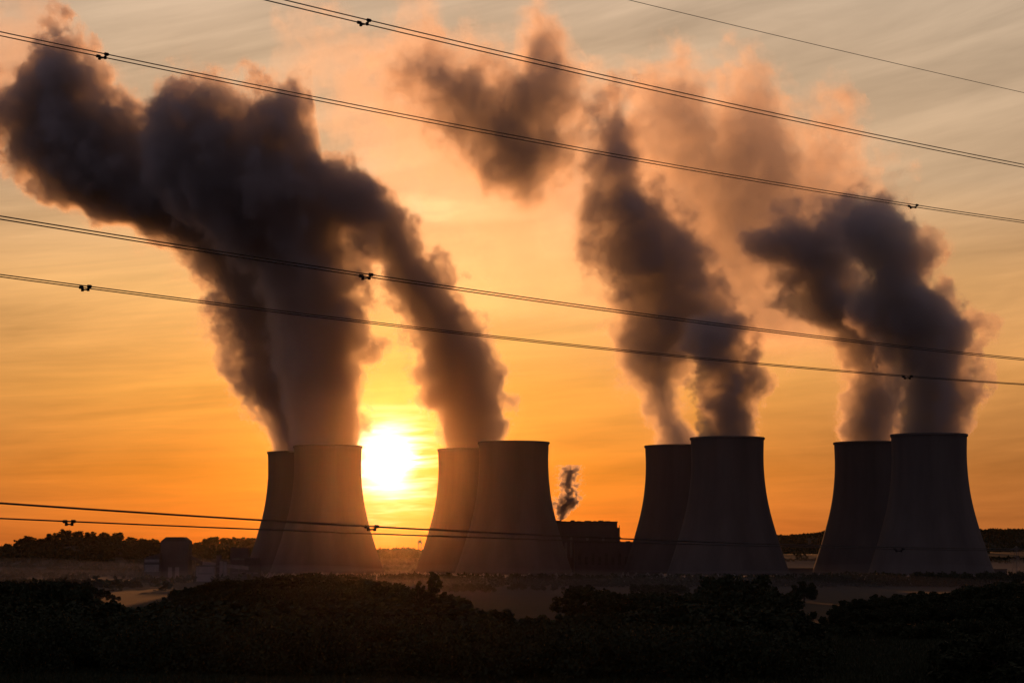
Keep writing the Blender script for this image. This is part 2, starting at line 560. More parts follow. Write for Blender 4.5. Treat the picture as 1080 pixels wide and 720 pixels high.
def steam(label, rows, D, top=None, rho=0.12, amp=10.0, soft=3.8, round_r=45.0, nscale=0.03, seed=1.0,
          halo_d=0.0, halo_w=30.0, grow=1.9, g=0.66, margin=8.0, rate=0.6, zcut=None, name='steam_plume', group=None, cell=4.0):
    """rows: (photo y, left x, right x); top: (photo x, photo y) outline of the crown of the cloud"""
    pts = []
    for (py, a, b) in rows:
        A, B = P(a, py, D), P(b, py, D)
        pts.append((A.z, A.x, B.x))
    pts.sort()
    zs = [p[0] for p in pts]
    z0, z1 = zs[0], zs[-1]
    hw = halo_w if halo_d else 0
    mg = margin + hw * 0.7
    if top:
        tp = sorted((P(a, b, D).x, P(a, b, D).z) for a, b in top)
        z1 = max(z1, max(t[1] for t in tp)) + 1
    x0 = min(p[1] for p in pts) - 10
    x1 = max(p[2] for p in pts) + 10
    if top:
        x0 = min(x0, tp[0][0] - 1)
        x1 = max(x1, tp[-1][0] + 1)
    nz_ = lambda v: (v - z0) / (z1 - z0)
    nx_ = lambda v: (v - x0) / (x1 - x0)
    L = [(nz_(a), nx_(b)) for a, b, c in pts]
    R = [(nz_(a), nx_(c)) for a, b, c in pts]
    if L[-1][0] < 1:
        L.append((1.0, L[-1][1]))
        R.append((1.0, R[-1][1]))
    T = [(nx_(a), nz_(b)) for a, b in tp] if top else None
    if T:
        if T[0][0] > 0: T.insert(0, (0.0, T[0][1]))
        if T[-1][0] < 1: T.append((1.0, T[-1][1]))
    mat = steam_mat('steam', None, z0, z1, x0, x1, D, L, R, T, rho, amp, soft, round_r, nscale, seed, halo_d, hw or 30, g, grow, rate, cutb=zcut is not None)
    # closed hull round the cloud: front and back sheets over its outline
    zb = z0 if zcut is None else zcut
    gx = np.arange(x0 - mg - cell, x1 + mg + 2 * cell, cell)
    gz = np.arange(zb, z1 + mg + 2 * cell, cell)
    GX, GZ = np.meshgrid(gx, gz)
    tz = np.clip((GZ - z0) / (z1 - z0), 0, 1)
    xl = interp(tz, L) * (x1 - x0) + x0
    xr = interp(tz, R) * (x1 - x0) + x0
    S = np.minimum(GX - xl, xr - GX)
    if T:
        zt = interp(np.clip((GX - x0) / (x1 - x0), 0, 1), T) * (z1 - z0) + z0
        S = np.minimum(S, zt - GZ)
    else:
        S = np.minimum(S, z1 + 6 - GZ)
    k = amp * (1 + (grow - 1) * tz)
    mgk = hw * 0.75 + k * 0.9 + margin
    # pinched at the mouth of the tower, so that it comes out of the rim
    if zcut is None:
        mgk = np.minimum(mgk, 1.0 + (GZ - z0) * 0.5)
    S = S + mgk
    # blur the outline a little
    Yh = np.sqrt(np.maximum(S, 0) * round_r) + 0.2
    ok = S > 0
    ny, nxx = ok.shape
    cellok = ok[:-1, :-1] | ok[1:, :-1] | ok[:-1, 1:] | ok[1:, 1:]
    idx = -np.ones(ok.shape, int)
    used = np.zeros(ok.shape, bool)
    used[:-1, :-1] |= cellok; used[1:, :-1] |= cellok; used[:-1, 1:] |= cellok; used[1:, 1:] |= cellok
    idx[used] = np.arange(used.sum())
    n = int(used.sum())
    jj, ii = np.nonzero(used)
    front = [(float(gx[i]), float(D - Yh[j, i]), float(gz[j])) for j, i in zip(jj, ii)]
    backv = [(float(gx[i]), float(D + Yh[j, i]), float(gz[j])) for j, i in zip(jj, ii)]
    b = MB()
    b.v = front + backv
    for j in range(ny - 1):
        for i in range(nxx - 1):
            if not cellok[j, i]:
                continue
            a0, a1, a2, a3 = idx[j, i], idx[j, i + 1], idx[j + 1, i + 1], idx[j + 1, i]
            b.f.append((a0, a1, a2, a3))
            b.f.append((a0 + n, a3 + n, a2 + n, a1 + n))
            if j == 0 or not cellok[j - 1, i]: b.f.append((a0, a0 + n, a1 + n, a1))
            if j == ny - 2 or not cellok[j + 1, i]: b.f.append((a3, a2, a2 + n, a3 + n))
            if i == 0 or not cellok[j, i - 1]: b.f.append((a0, a3, a3 + n, a0 + n))
            if i == nxx - 2 or not cellok[j, i + 1]: b.f.append((a1, a1 + n, a2 + n, a2))
    o = b.build(name, mat)
    tag(o, label, 'steam plume' if name == 'steam_plume' else 'steam cloud', group, 'thing')
    return o


GP = 'steam plumes from the cooling towers'
GC = 'drifting steam above the station'
steam('dark plume from the leftmost tower, bending left right across to the picture edge', [
    (478, 285, 346), (460, 278, 346), (440, 272, 346), (420, 262, 345), (400, 258, 342), (375, 252, 340), (350, 240, 337), (325, 232, 334),
    (300, 216, 328), (275, 190, 315), (250, 150, 300), (225, 85, 285), (200, 38, 260), (175, 5, 235), (150, -5, 215), (125, -6, 205), (100, -2, 200), (60, 20, 150)], 2110,
    top=[(-40, 100), (0, 112), (20, 102), (40, 62), (58, 40), (75, 52), (92, 85), (112, 104), (130, 112), (150, 118), (175, 110), (240, 118)],
    seed=1.0, grow=2.4, halo_d=0.006, halo_w=26, round_r=50, nscale=0.026)
steam('dense dark plume from the nearer tower left of the sun, two knobs on its crown', [
    (471, 311, 380), (450, 305, 383), (430, 302, 383), (400, 300, 385), (375, 296, 386), (350, 290, 386), (325, 280, 386), (300, 268, 388), (275, 250, 388),
    (250, 220, 392), (225, 196, 398), (200, 168, 392), (180, 150, 366), (160, 148, 340), (140, 150, 333), (110, 150, 334), (80, 150, 334)], 1995,
    top=[(130, 130), (150, 118), (168, 92), (190, 76), (212, 80), (232, 98), (248, 112), (262, 104), (280, 96), (295, 84), (312, 80), (326, 92), (340, 170), (360, 178), (400, 200)],
    seed=2.0, halo_d=0.005, halo_w=22, round_r=50, nscale=0.026)
steam('brown lit plume beside the sun, leaning left into the larger dark plume', [
    (474, 468, 529), (460, 464, 534), (440, 458, 536), (420, 450, 535), (400, 445, 531), (385, 440, 530), (370, 436, 526), (355, 431, 518), (335, 422, 502),
    (315, 408, 488), (300, 396, 478), (275, 384, 464), (250, 372, 452), (225, 352, 438), (200, 332, 416), (185, 322, 392), (175, 318, 378)], 2050,
    seed=3.4, halo_d=0.004, halo_w=16, grow=1.4, amp=8, nscale=0.034)
steam('tall broken plume rising from the tower right of the boiler house', [
    (471, 684, 748), (460, 681, 742), (450, 680, 734), (440, 677, 728), (420, 667, 727), (400, 658, 728), (385, 650, 734), (365, 645, 746), (345, 650, 762), (325, 652, 770), (305, 645, 762),
    (285, 633, 757), (265, 624, 754), (245, 619, 744), (225, 615, 724), (205, 615, 702), (185, 617, 690), (165, 622, 684), (145, 624, 674), (130, 630, 664), (120, 640, 655)], 1990,
    seed=4.2, halo_d=0.006, halo_w=28, rho=0.085, soft=7, amp=9)
steam('short squared plume standing straight up from the nearer tower of the third pair', [
    (462.5, 734, 802), (445, 733, 806), (430, 733, 808), (415, 732, 810), (400, 728, 812), (380, 722, 811), (360, 716, 806), (348, 716, 800), (338, 724, 792), (328, 745, 780)], 1850,
    seed=5.7, halo_d=0.004, halo_w=16, grow=1.3)
steam('plume from the tower right of the hill gap, spreading left at its head', [
    (467, 888, 946), (450, 885, 950), (430, 886, 953), (410, 892, 955), (390, 892, 955), (370, 886, 955), (350, 868, 956), (336, 842, 952), (322, 824, 946), (305, 824, 918),
    (285, 818, 908), (265, 798, 918), (250, 790, 928), (238, 794, 935), (225, 812, 935)], 1928,
    top=[(790, 250), (805, 236), (822, 226), (850, 222), (900, 218), (930, 215)],
    seed=6.1, halo_d=0.006, halo_w=24, rho=0.10, amp=8)
steam('thick dark plume with a bulging right side above the rightmost tower', [
    (459.5, 945, 1019), (440, 945, 1024), (417, 944, 1029), (397, 940, 1023), (380, 935, 1031), (360, 930, 1036), (347, 916, 1042), (335, 912, 1036), (322, 910, 1022), (305, 918, 1002),
    (284, 918, 984), (263, 890, 986), (242, 876, 982), (232, 876, 968), (222, 894, 950)], 1800,
    seed=7.3, halo_d=0.005, halo_w=18, rho=0.11, grow=1.4, amp=9)
# steam that has drifted off
steam('detached two-headed dark cloud with a pink fringe, top centre', [
    (225, 540, 570), (205, 520, 590), (190, 500, 600), (170, 486, 612), (150, 468, 612), (130, 458, 600), (110, 440, 602), (90, 428, 604), (60, 420, 606), (30, 415, 608)], 2120,
    top=[(415, 90), (430, 66), (450, 50), (475, 54), (500, 66), (520, 78), (535, 84), (550, 68), (566, 54), (588, 62), (602, 96), (620, 130)],
    rho=0.040, amp=24, soft=16, round_r=55, halo_d=0.008, halo_w=44, nscale=0.026, seed=8.2, grow=1.1, name='steam_cloud', g=0.74, rate=0.8, zcut=P(540, 250, 2120).z, group=GC)
steam('pale pink ragged cloud drifting between the two right-hand pairs of plumes', [
    (370, 770, 860), (345, 740, 866), (320, 720, 850), (300, 700, 845), (270, 680, 855), (250, 675, 880), (230, 672, 905), (210, 670, 915), (190, 668, 915), (160, 668, 912), (120, 668, 905), (80, 672, 890)], 2150,
    top=[(655, 170), (680, 118), (700, 92), (716, 80), (732, 96), (752, 120), (765, 96), (786, 78), (806, 90), (822, 130), (842, 168), (860, 160), (880, 140), (900, 160), (925, 200)],
    rho=0.016, amp=38, soft=20, round_r=60, halo_d=0.0045, halo_w=40, nscale=0.028, seed=9.6, grow=1.0, name='steam_cloud', g=0.74, rate=0.8, zcut=P(540, 385, 2150).z, group=GC)
steam('faint orange veil of steam hanging low between the sun side plume and the middle plumes', [
    (345, 480, 640), (320, 470, 650), (290, 455, 650), (250, 440, 650), (210, 410, 650), (170, 380, 640), (130, 350, 640), (90, 330, 630), (60, 330, 600)], 2170,
    top=[(300, 60), (340, 36), (365, 60), (400, 60), (430, 16), (450, 14), (480, 60), (540, 60), (580, 44), (640, 100)],
    rho=0.0058, amp=50, soft=26, round_r=60, nscale=0.024, seed=10.9, grow=1.0, name='steam_cloud', g=0.74, rate=0.8, zcut=P(540, 360, 2170).z, group=GC)
steam('faint pink wisp in the upper left corner above the dark plume', [
    (130, -40, 95), (100, -60, 105), (70, -70, 100), (40, -70, 90), (10, -60, 70)], 2130,
    top=[(-60, 20), (-20, 14), (20, 12), (45, 4), (62, 20), (90, 40), (110, 80)],
    rho=0.007, amp=22, soft=26, round_r=60, nscale=0.026, seed=12.9, grow=1.0, name='steam_cloud', g=0.74, rate=0.8, zcut=P(540, 150, 2130).z, group=GC)
steam('small broken puff of steam over the boiler house roof', [
    (548, 590.5, 593), (542, 588, 598), (536, 589, 601), (530, 590, 606), (522, 593, 607), (515, 594, 605), (508, 593, 603), (500, 596, 606)], 2035,
    rho=1.0, amp=6.0, soft=2.0, round_r=7, nscale=0.22, seed=13.3, grow=1.0, margin=2, halo_d=0.012, halo_w=6, cell=1.5, rate=0.2)

# ------------------------------------------------------------------ buildings of the station


def bx(D, x0, x1, ytop, ybot=None):
    """photo span to metres at distance D: x range and top height"""
    a, b = P(x0, ytop, D), P(x1, ytop, D)
    return a.x, b.x, a.z


# boiler house
D = 2040
x0, x1, zt = bx(D, 560, 651, 549.5)
bh = empty('boiler_house', ((x0 + x1) / 2, D, 0))
cx = (x0 + x1) / 2
hw = (x1 - x0) / 2
m = MB(); m.box(-hw, hw, 0, 60, 0, zt - 1.0); m.build('wall', M['cladding'], bh)
m = MB(); m.box(-hw - 0.4, hw + 0.4, -0.4, 60.4, zt - 0.997, zt); r_ = m.build('roof', M['roof'], bh)
for k, fx in enumerate((-0.62, -0.38, -0.22, -0.05, 0.12, 0.33, 0.48, 0.62, 0.8)):
    m = MB(); q = fx * hw; hgt = (0.4, 0.9, 0.3, 1.1, 0.4, 0.7, 0.5, 0.9, 0.4)[k]
    m.box(q - (1.0 + k % 3), q + 1.6 + k % 2, 6, 12, zt + 0.003, zt + hgt)
    m.build('roof_vent', M['roof'], bh)
a, b, zl = bx(D, 651, 654, 556)
m = MB(); m.box(hw + 0.41, b - cx, 4, 40, 0, zl); m.build('stair_tower', M['cladding'], bh)
m = MB(); m.bar((b - cx - 0.4, 8, zl - 8), (b - cx + 0.9, 8, zl - 9), 0.5, 0.5); m.bar((b - cx, 12, zl), (b - cx, 12, zl + 2.2), 0.25); m.build('vent_pipe', M['steel'], bh)
for k in range(14):
    xk = -hw + 6 + k * (2 * hw - 10) / 14
    m = MB()
    m.box(xk, xk + 2.2, -0.25, 0.2, 20, 33 if k % 3 else 38)
    m.build('window', M['glass'], bh)
tag(bh, 'long flat-roofed boiler house standing between the second and third pair of towers', 'building')
# flue that gives off the puff
pf = P(591.5, 549, 2035)
m = MB(); m.bar((pf.x, 2046, zt + 0.1), (pf.x, 2046, zt + 4.0), 0.9, 0.8, 12)
o = m.build('flue', M['steel'], bh); o.location = (-cx, -D, 0)
# turbine hall
x0, x1, zt = bx(2000, 606, 700, 571)
th = empty('turbine_hall', ((x0 + x1) / 2, 2000, 0)); hw = (x1 - x0) / 2
m = MB(); m.box(-hw, hw, 0, 34, 0, zt - 0.8); m.build('wall', M['cladding'], th)
m = MB(); m.box(-hw - .3, hw + .3, -.3, 34.3, zt - 0.797, zt)
for k in range(9):
    q = -hw + 5 + k * (2 * hw - 10) / 8
    m.box(q - 1.5, q + 1.5, 5, 29, zt - 0.01, zt + 0.7)
m.build('roof', M['roof'], th)
for k in range(12):
    q = -hw + 3 + k * (2 * hw - 8) / 12
    m = MB(); m.box(q, q + 2.6, -0.22, 0.2, 14, 24 - (k % 2) * 3); m.build('window', M['roof'], th)
tag(th, 'lower turbine hall in front of the boiler house, roofline just under the wires', 'building')

# low long buildings behind the right pairs
def low_block(x0, x1, ytop, D, label, depth=25):
    a, b, z = bx(D, x0, x1, ytop)
    r = empty('service_building', ((a + b) / 2, D, 0)); h = (b - a) / 2
    m = MB(); m.box(-h, h, 0, depth, 0, z - 0.6); m.build('wall', M['cladding'], r)
    m = MB(); m.box(-h - .3, h + .3, -.3, depth + .3, z - 0.597, z); m.build('roof', M['roof'], r)
    n = max(2, int(h * 2 / 9))
    for k in range(n):
        q = -h + (k + .5) * 2 * h / n
        m = MB(); m.box(q - 1.2, q + 1.2, -0.2, 0.2, 3.5, 6.2); m.build('window', M['glass'], r)
    m = MB(); m.box(-h + 1.5, -h + 5, -0.18, 0.2, 0, 3.2); m.build('door', M['roof'], r)
    tag(r, label, 'building', 'low service buildings')


low_block(818, 872, 598.5, 1960, 'long low flat building across the gap between the third and fourth tower pairs')
low_block(1036, 1062, 599.5, 1850, 'low block at the right foot of the rightmost tower')

# coal hoppers and conveyors on the left
D = 2000
x0, x1, zt = bx(D, 169.5, 199, 566)
hp = empty('coal_bunker_tower', ((x0 + x1) / 2, D, 0)); h = (x1 - x0) / 2
zs_ = bx(D, 0, 1, 570.5)[2]
m = MB(); m.box(-h, h, 0, 22, 0, zs_); m.build('wall', M['cladding'], hp)
m = MB(); m.prism([(-h, zs_ + .003), (h, zs_ + .003), (h * 0.62, zt), (-h * 0.62, zt)], 0.02, 21.98); m.build('roof', M['roof'], hp)
for q in (-0.45, 0.05):
    zz = bx(D, 0, 1, 599)[2]
    m = MB(); m.box(h * q, h * q + 3.6, -0.3, 0.3, 0, zz + 1); m.build('panel', M['pale'], hp)
tag(hp, 'tall coal bunker tower with chamfered roof corners, left of the first towers', 'building')

x0, x1, zt = bx(1990, 152, 168.5, 583)
g1 = empty('transfer_house', ((x0 + x1) / 2, 1990, 0)); h = (x1 - x0) / 2
z2 = bx(1990, 0, 1, 588)[2]
m = MB(); m.box(-h, h, 0, 12, 0, z2 - 1); m.build('wall', M['cladding'], g1)
m = MB(); m.prism([(-h - .3, z2 - 0.997), (h + .3, z2 - 0.997), (h + .3, zt), (-h - .3, z2)], -.3, 12.3); m.build('roof', M['roof'], g1)
for (ya, yb) in ((586.5, 592.5), (595, 602.5), (608, 611)):
    za, zb = bx(1990, 0, 1, ya)[2], bx(1990, 0, 1, yb)[2]
    if za > z2 - 1.2: za = z2 - 1.2
    m = MB(); m.box(-h + .5, h - .5, -0.25, 0.3, max(zb, 0.5), za); m.build('panel', M['pale'], g1)
tag(g1, 'transfer house with pale horizontal wall panels, left side of the bunker tower', 'building')

cv = empty('conveyor', (0, 0, 0))
a, b = P(199.5, 584, 2008), P(214, 591.5, 2008)
c_ = P(262, 597, 2008)
m = MB(); d = 2.0
m.prism([(a.x, a.z - 3), (b.x, b.z - 3), (b.x, b.z), (a.x, a.z)], 2006, 2009); m.build('gallery', M['cladding'], cv)
m = MB(); m.prism([(b.x + .01, b.z - 3), (c_.x, c_.z - 3), (c_.x, c_.z), (b.x + .01, b.z)], 2006.2, 2008.8); m.build('lower_gallery', M['pale'], cv)
for px in (206, 214, 222, 240, 252):
    q = P(px, 583, 2007).x
    zt_ = (a.z + (b.z - a.z) * (px - 199.5) / 14.5 if px < 214 else b.z + (c_.z - b.z) * (px - 214) / 48) - 3.05
    m = MB(); m.bar((q - 1, 2007, 0), (q, 2007, zt_), .3); m.bar((q + 1, 2008, 0), (q, 2008, zt_), .3); m.build('trestle', M['steel'], cv)
tag(cv, 'sloping conveyor gallery running right and down from the bunker tower', 'conveyor')

for (xa, xb, yt, Dk, mt, lab) in ((207, 226, 596, 1975, 'pale', 'low pale shed under the conveyor gallery'),
                                 (228, 232, 585, 1985, 'cladding', 'narrow dark stair tower between the conveyor shed and the pale silos'),
                                 (243, 262, 577, 2060, 'cladding', 'tall dark plant block standing left of the first cooling tower'),
                                 (258, 274, 588, 2020, 'roof', 'shorter plant block touching the left edge of the first cooling tower')):
    a, b, z = bx(Dk, xa, xb, yt)
    r = empty('plant_block', ((a + b) / 2, Dk, 0)); h = (b - a) / 2
    m = MB(); m.box(-h, h, 0, 10, 0, z - 0.7); m.build('wall', M[mt], r)
    m = MB(); m.box(-h - .25, h + .25, -.25, 10.25, z - 0.697, z); m.build('roof', M['roof'], r)
    for lev in range(1, max(2, int(z / 7))):
        m = MB(); m.box(-h * .8, h * .8, -0.2, 0.2, lev * 6, lev * 6 + 1.4); m.build('window', M['glass'], r)
    tag(r, lab, 'building')
for k, px in enumerate((233.5, 237.5)):
    p = P(px, 590 + k, 1980)
    s_ = empty('silo', (p.x, 1980, 0))
    m = MB(); m.lathe([(0.01, 0), (1.5, 0), (1.5, p.z - 1.2), (0.01, p.z - 1.19)], 20); m.build('shell', M['pale'], s_, smooth=False)
    m = MB(); m.lathe([(1.6, p.z - 1.18), (0.05, p.z), (0.01, p.z)], 20); m.build('roof', M['roof'], s_)
    tag(s_, ('pale slim silo, left one of two beside the narrow stair tower', 'pale slim silo, right one of two beside the narrow stair tower')[k], 'silo', 'pale silos')

# winding tower on the far skyline, between the first two pairs
p = P(443, 583, 3450)
gz0 = float(ground_z(p.x, 3450))
wt = empty('winding_tower', (p.x, 3450, gz0 - 1))
ht = P(443, 572.5, 3450).z - gz0 + 1
m = MB()
for sx in (-1, 1):
    for sy in (-1, 1):
        m.bar((sx * 3.4, sy * 3, 0), (sx * 2.2, sy * 2, ht), 0.45)
for k in range(3):
    zz = ht * (k + 0.5) / 3
    m.bar((-3, -2.6, zz), (3, -2.6, zz + ht / 6), 0.3); m.bar((-3, 2.6, zz + ht / 6), (3, 2.6, zz), 0.3)
m.build('frame', M['steel'], wt)
m = MB(); m.box(-4, 4, -3.4, 3.4, ht, ht + 1.4); m.build('platform', M['steel'], wt)
m = MB(); m.box(-2.6, 2.0, -2, 2, ht + 1.403, ht + 4.4); m.build('cabin', M['cladding'], wt)
m = MB(); m.bar((0.5, 0, ht + 4.4), (0.5, 0, ht + 9), 0.25); m.bar((-1.4, 0, ht + 7), (2.6, 0, ht + 7), 0.2); m.build('mast', M['steel'], wt)
m = MB(); m.box(-7, 6, -4, 4, 0, 4.5); m.build('base_shed', M['cladding'], wt)
tag(wt, 'tiny winding tower on the skyline under the sun', 'winding tower')


# ------------------------------------------------------------------ pylon at the right edge
def pylon(px, D, h, label):
    p = P(px, 583, D)
    r = empty('pylon', (p.x, D, float(ground_z(p.x, D))), 0.5)
    m = MB()
    lev = [(0, 4.0), (h * .3, 2.7), (h * .55, 1.6), (h * .75, 1.2), (h * .97, .8), (h, 0.1)]
    for (za, wa), (zb, wb) in zip(lev, lev[1:]):
        for sx, sy in ((1, 1), (1, -1), (-1, -1), (-1, 1)):
            m.bar((sx * wa, sy * wa, za), (sx * wb, sy * wb, zb), 0.16, n=4)
            m.bar((sx * wa, sy * wa, za), (-sy * wb, sx * wb, zb), 0.1, n=4)
    m.build('tower_frame', M['steel'], r)
    for zc, l in ((h * .62, 7.5), (h * .76, 9), (h * .9, 6.5)):
        m = MB()
        for s in (-1, 1):
            m.bar((0, 0.5, zc), (s * l, 0, zc), 0.14, n=4); m.bar((0, -0.5, zc), (s * l, 0, zc), 0.14, n=4)
            m.bar((0, 0, zc + 2.2), (s * l, 0, zc), 0.12, n=4)
        ca = m.build('cross_arm', M['steel'], r)
        for s in (-1, 1):
            m = MB(); m.bar((s * l, 0, zc), (s * l, 0, zc - 2.6), 0.2, n=6); m.build('insulator', M['rubber'], ca)
    tag(r, label, 'pylon')


pylon(1072, 2000, 30, 'faint lattice pylon in the mist at the right edge')

# ------------------------------------------------------------------ power line in front
LA, LB = Vector((-540 / F * 58, 58)), Vector((540 / F * 92, 92))
dl = (LB - LA).normalized()
nl = Vector((-dl.y, dl.x))      # away from the camera
FAROFF = 8.2


def on_line(px, py, off):
    d = ray(px, py)
    o = LA + nl * off
    # (t*d.xy - o) . nl = 0
    t = o.dot(nl) / (d.x * nl.x + d.y * nl.y)
    p = Vector((0, 0, CZ)) + d * t
    s = (Vector((p.x, p.y)) - o).dot(dl)
    return s, p.z


def bundle(ctrl, off, spacers, twin=True, rad=0.017, label='', name='conductor_bundle', gap=0.42):
    q = [on_line(a, b, off) for a, b in ctrl]
    co = np.polyfit([a for a, b in q], [b for a, b in q], 2)
    if co[0] < 0:
        co = np.array([0.0, *np.polyfit([a for a, b in q], [b for a, b in q], 1)])
    o = LA + nl * off
    root = empty(name, (o.x, o.y, 0)) if twin else None
    S = np.linspace(-90, 160, 90)

    def pt(s, side, dz=0.0):
        return Vector((dl.x * s + nl.x * side, dl.y * s + nl.y * side, float(np.polyval(co, s)) + dz))
    for side in ((-gap / 2, gap / 2) if twin else (0.0,)):
        m = MB()
        n = 6
        for s in S:
            c = pt(s, side)
            for k in range(n):
                t = 2 * math.pi * k / n
                m.v.append((c.x + nl.x * math.cos(t) * rad, c.y + nl.y * math.cos(t) * rad, c.z + math.sin(t) * rad))
        for i in range(len(S) - 1):
            for k in range(n):
                m.f.append((i * n + k, i * n + (k + 1) % n, (i + 1) * n + (k + 1) % n, (i + 1) * n + k))
        ob = m.build('conductor' if twin else 'earth_wire', M['wire'], root)
        if not twin:
            ob.location = (o.x, o.y, 0)
            root = ob
    for px in spacers:
        py = np.interp(px, [a for a, b in ctrl], [b for a, b in ctrl])
        s, _ = on_line(px, py, off)
        m = MB()
        a, b = pt(s, -gap / 2), pt(s, gap / 2)
        ia, ib = pt(s + .03, -gap / 4, -0.085), pt(s - .03, gap / 4, -0.085)
        e = Vector((dl.x, dl.y, 0)) * 0.06
        m.bar(a - e, a + e, 0.05, 0.05, 8); m.bar(b - e, b + e, 0.05, 0.05, 8)
        m.bar(a, ia, 0.03); m.bar(b, ib, 0.03)
        m.bar(ia, ib, 0.022)
        m.bar(ia + Vector((0, 0, .045)), ia - Vector((0, 0, .045)), 0.045, 0.045, 8)
        m.bar(ib + Vector((0, 0, .045)), ib - Vector((0, 0, .045)), 0.045, 0.045, 8)
        m.build('spacer', M['rubber'], root)
    tag(root, label, 'power line' if twin else 'earth wire', 'conductors of the power line' if twin else None)
    return root


bundle([(290, 0), (540, 60), (780, 113), (1080, 175.2)], 0, [384], label='highest double wire, crossing the top right of the sky')
bundle([(0, 35), (108, 59.6), (300, 97), (540, 144.5), (780, 187), (963, 217), (1080, 234)], FAROFF, [108, 963], label='second double wire from the top, entering at the upper left with two spacers')
bundle([(0, 230), (180, 258), (386, 290.5), (480, 303.7), (780, 345.5), (1080, 378.8)], 0, [386], label='upper double wire of the two crossing the middle of the plumes')
bundle([(0, 291), (180, 314), (480, 350), (780, 382), (957, 397), (1080, 405)], FAROFF, [90, 957], label='lower double wire of the two crossing the middle of the plumes')
bundle([(0, 530), (250, 547), (392, 555.5), (520, 561.3), (710, 569.5), (860, 575), (1080, 578.5)], 0, [392], label='upper of the two lowest double wires, spacer between the first tower pairs')
bundle([(0, 545.5), (73, 549.5), (250, 558), (520, 568), (710, 572.5), (860, 576), (1080, 581)], FAROFF, [73, 948], label='lowest double wire, crossing the feet of the towers')
bundle([(663, 0), (780, 28.6), (930, 63.5), (1080, 98)], 4.0, [], twin=False, rad=0.011, label='single thin earth wire in the top right corner')


# ------------------------------------------------------------------ trees
def leaf_cards(centres, radii, n, size, r, flat=0.8):
    """n small bent leaf faces spread through ellipsoids"""
    k = len(centres)
    w_ = np.array([a ** 2 for a in radii]); w_ = w_ / w_.sum()
    pick = r.choice(k, n, p=w_)
    d = r.normal(size=(n, 3)); d /= np.linalg.norm(d, axis=1)[:, None]
    rad = np.array(radii)[pick] * (0.55 + 0.5 * r.random(n) ** 0.5) * (1 + 0.25 * (r.random(n) > 0.93))
    c = np.array(centres)[pick] + d * rad[:, None] * np.array([1, 1, flat])
    u = r.normal(size=(n, 3)); u /= np.linalg.norm(u, axis=1)[:, None]
    v = np.cross(u, r.normal(size=(n, 3))); v /= np.linalg.norm(v, axis=1)[:, None]
    s = size * (0.6 + 0.8 * r.random(n))[:, None]
    q = np.stack([c - u * s, c - v * s * .55, c + u * s, c + v * s * .55], 1)
    return q.reshape(-1, 3)


def make_tree(seed, h=10.0, spread=0.38, kind='round', leaves=3500, size=0.32, trunk=0.22):
    r = np.random.default_rng(seed)
    root = empty('tree')
    tb = MB()
    lean = r.normal(0, 0.25, 2)
    top = Vector((lean[0], lean[1], h * 0.55))
    tb.bar((0, 0, -0.8), (lean[0] * .4, lean[1] * .4, h * 0.25), 0.032 * h, 0.024 * h, 9)
    tb.bar((lean[0] * .4, lean[1] * .4, h * 0.25), top, 0.024 * h, 0.012 * h, 8)
    cs, rs = [], []
    nb = 13 if kind != 'spiky' else 24
    for i in range(nb):
        a = i * 2.4 + r.random()
        if kind == 'round':
            f = (i + .5) / nb
            z = h * (0.28 + 0.62 * f)
            ro = h * spread * math.sqrt(max(0.05, 1 - ((f - 0.38) / 0.68) ** 2)) * (0.45 + 0.5 * r.random())
            rr_ = h * (0.12 + 0.07 * r.random()) * (1.1 - 0.35 * f)
        elif kind == 'bush':
            f = (i + .5) / nb
            z = h * (0.10 + 0.68 * f)
            ro = h * spread * 1.3 * math.sqrt(max(0.05, 1 - ((f - 0.15) / 0.9) ** 2)) * (0.45 + 0.55 * r.random())
            rr_ = h * (0.16 + 0.08 * r.random())
        elif kind == 'wide':
            f = (i + .5) / nb
            z = h * (0.30 + 0.55 * f)
            ro = h * spread * 1.25 * math.sqrt(max(0.05, 1 - ((f - 0.3) / 0.75) ** 2)) * (0.5 + 0.5 * r.random())
            rr_ = h * (0.14 + 0.06 * r.random())
        else:
            f = (i + .5) / nb
            z = h * (0.2 + 0.76 * f)
            ro = h * spread * (1.0 - f) ** 0.8 * (0.3 + 0.7 * r.random())
            rr_ = h * (0.028 + 0.07 * (1 - f)) * (0.7 + 0.6 * r.random())
        c = Vector((ro * math.cos(a) + lean[0], ro * math.sin(a) + lean[1], z))
        s0 = Vector((lean[0] * .6, lean[1] * .6, min(z * 0.72, h * 0.55)))
        tb.bar(s0, c, 0.009 * h, 0.004 * h, 5)
        for j in range(2):
            e = c + Vector(r.normal(0, 1, 3)).normalized() * rr_ * 0.9
            tb.bar(c, e, 0.004 * h, 0.0015 * h, 4)
        cs.append(tuple(c)); rs.append(rr_)
        for j in range(3):
            dd = Vector(r.normal(0, 1, 3)).normalized()
            e = c + dd * rr_ * 0.95
            if e.z > 0.12 * h:
                cs.append(tuple(e)); rs.append(rr_ * (0.35 + 0.3 * r.random()))
    tb.build('trunk', M['bark'], root)
    q = leaf_cards(cs, rs, leaves, size * h / 10, r)
    cm = MB()
    cm.v = [tuple(x) for x in q.tolist()]
    cm.f = [(4 * i, 4 * i + 1, 4 * i + 2, 4 * i + 3) for i in range(leaves)]
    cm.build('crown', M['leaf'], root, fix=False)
    root['_h'] = h
    return root


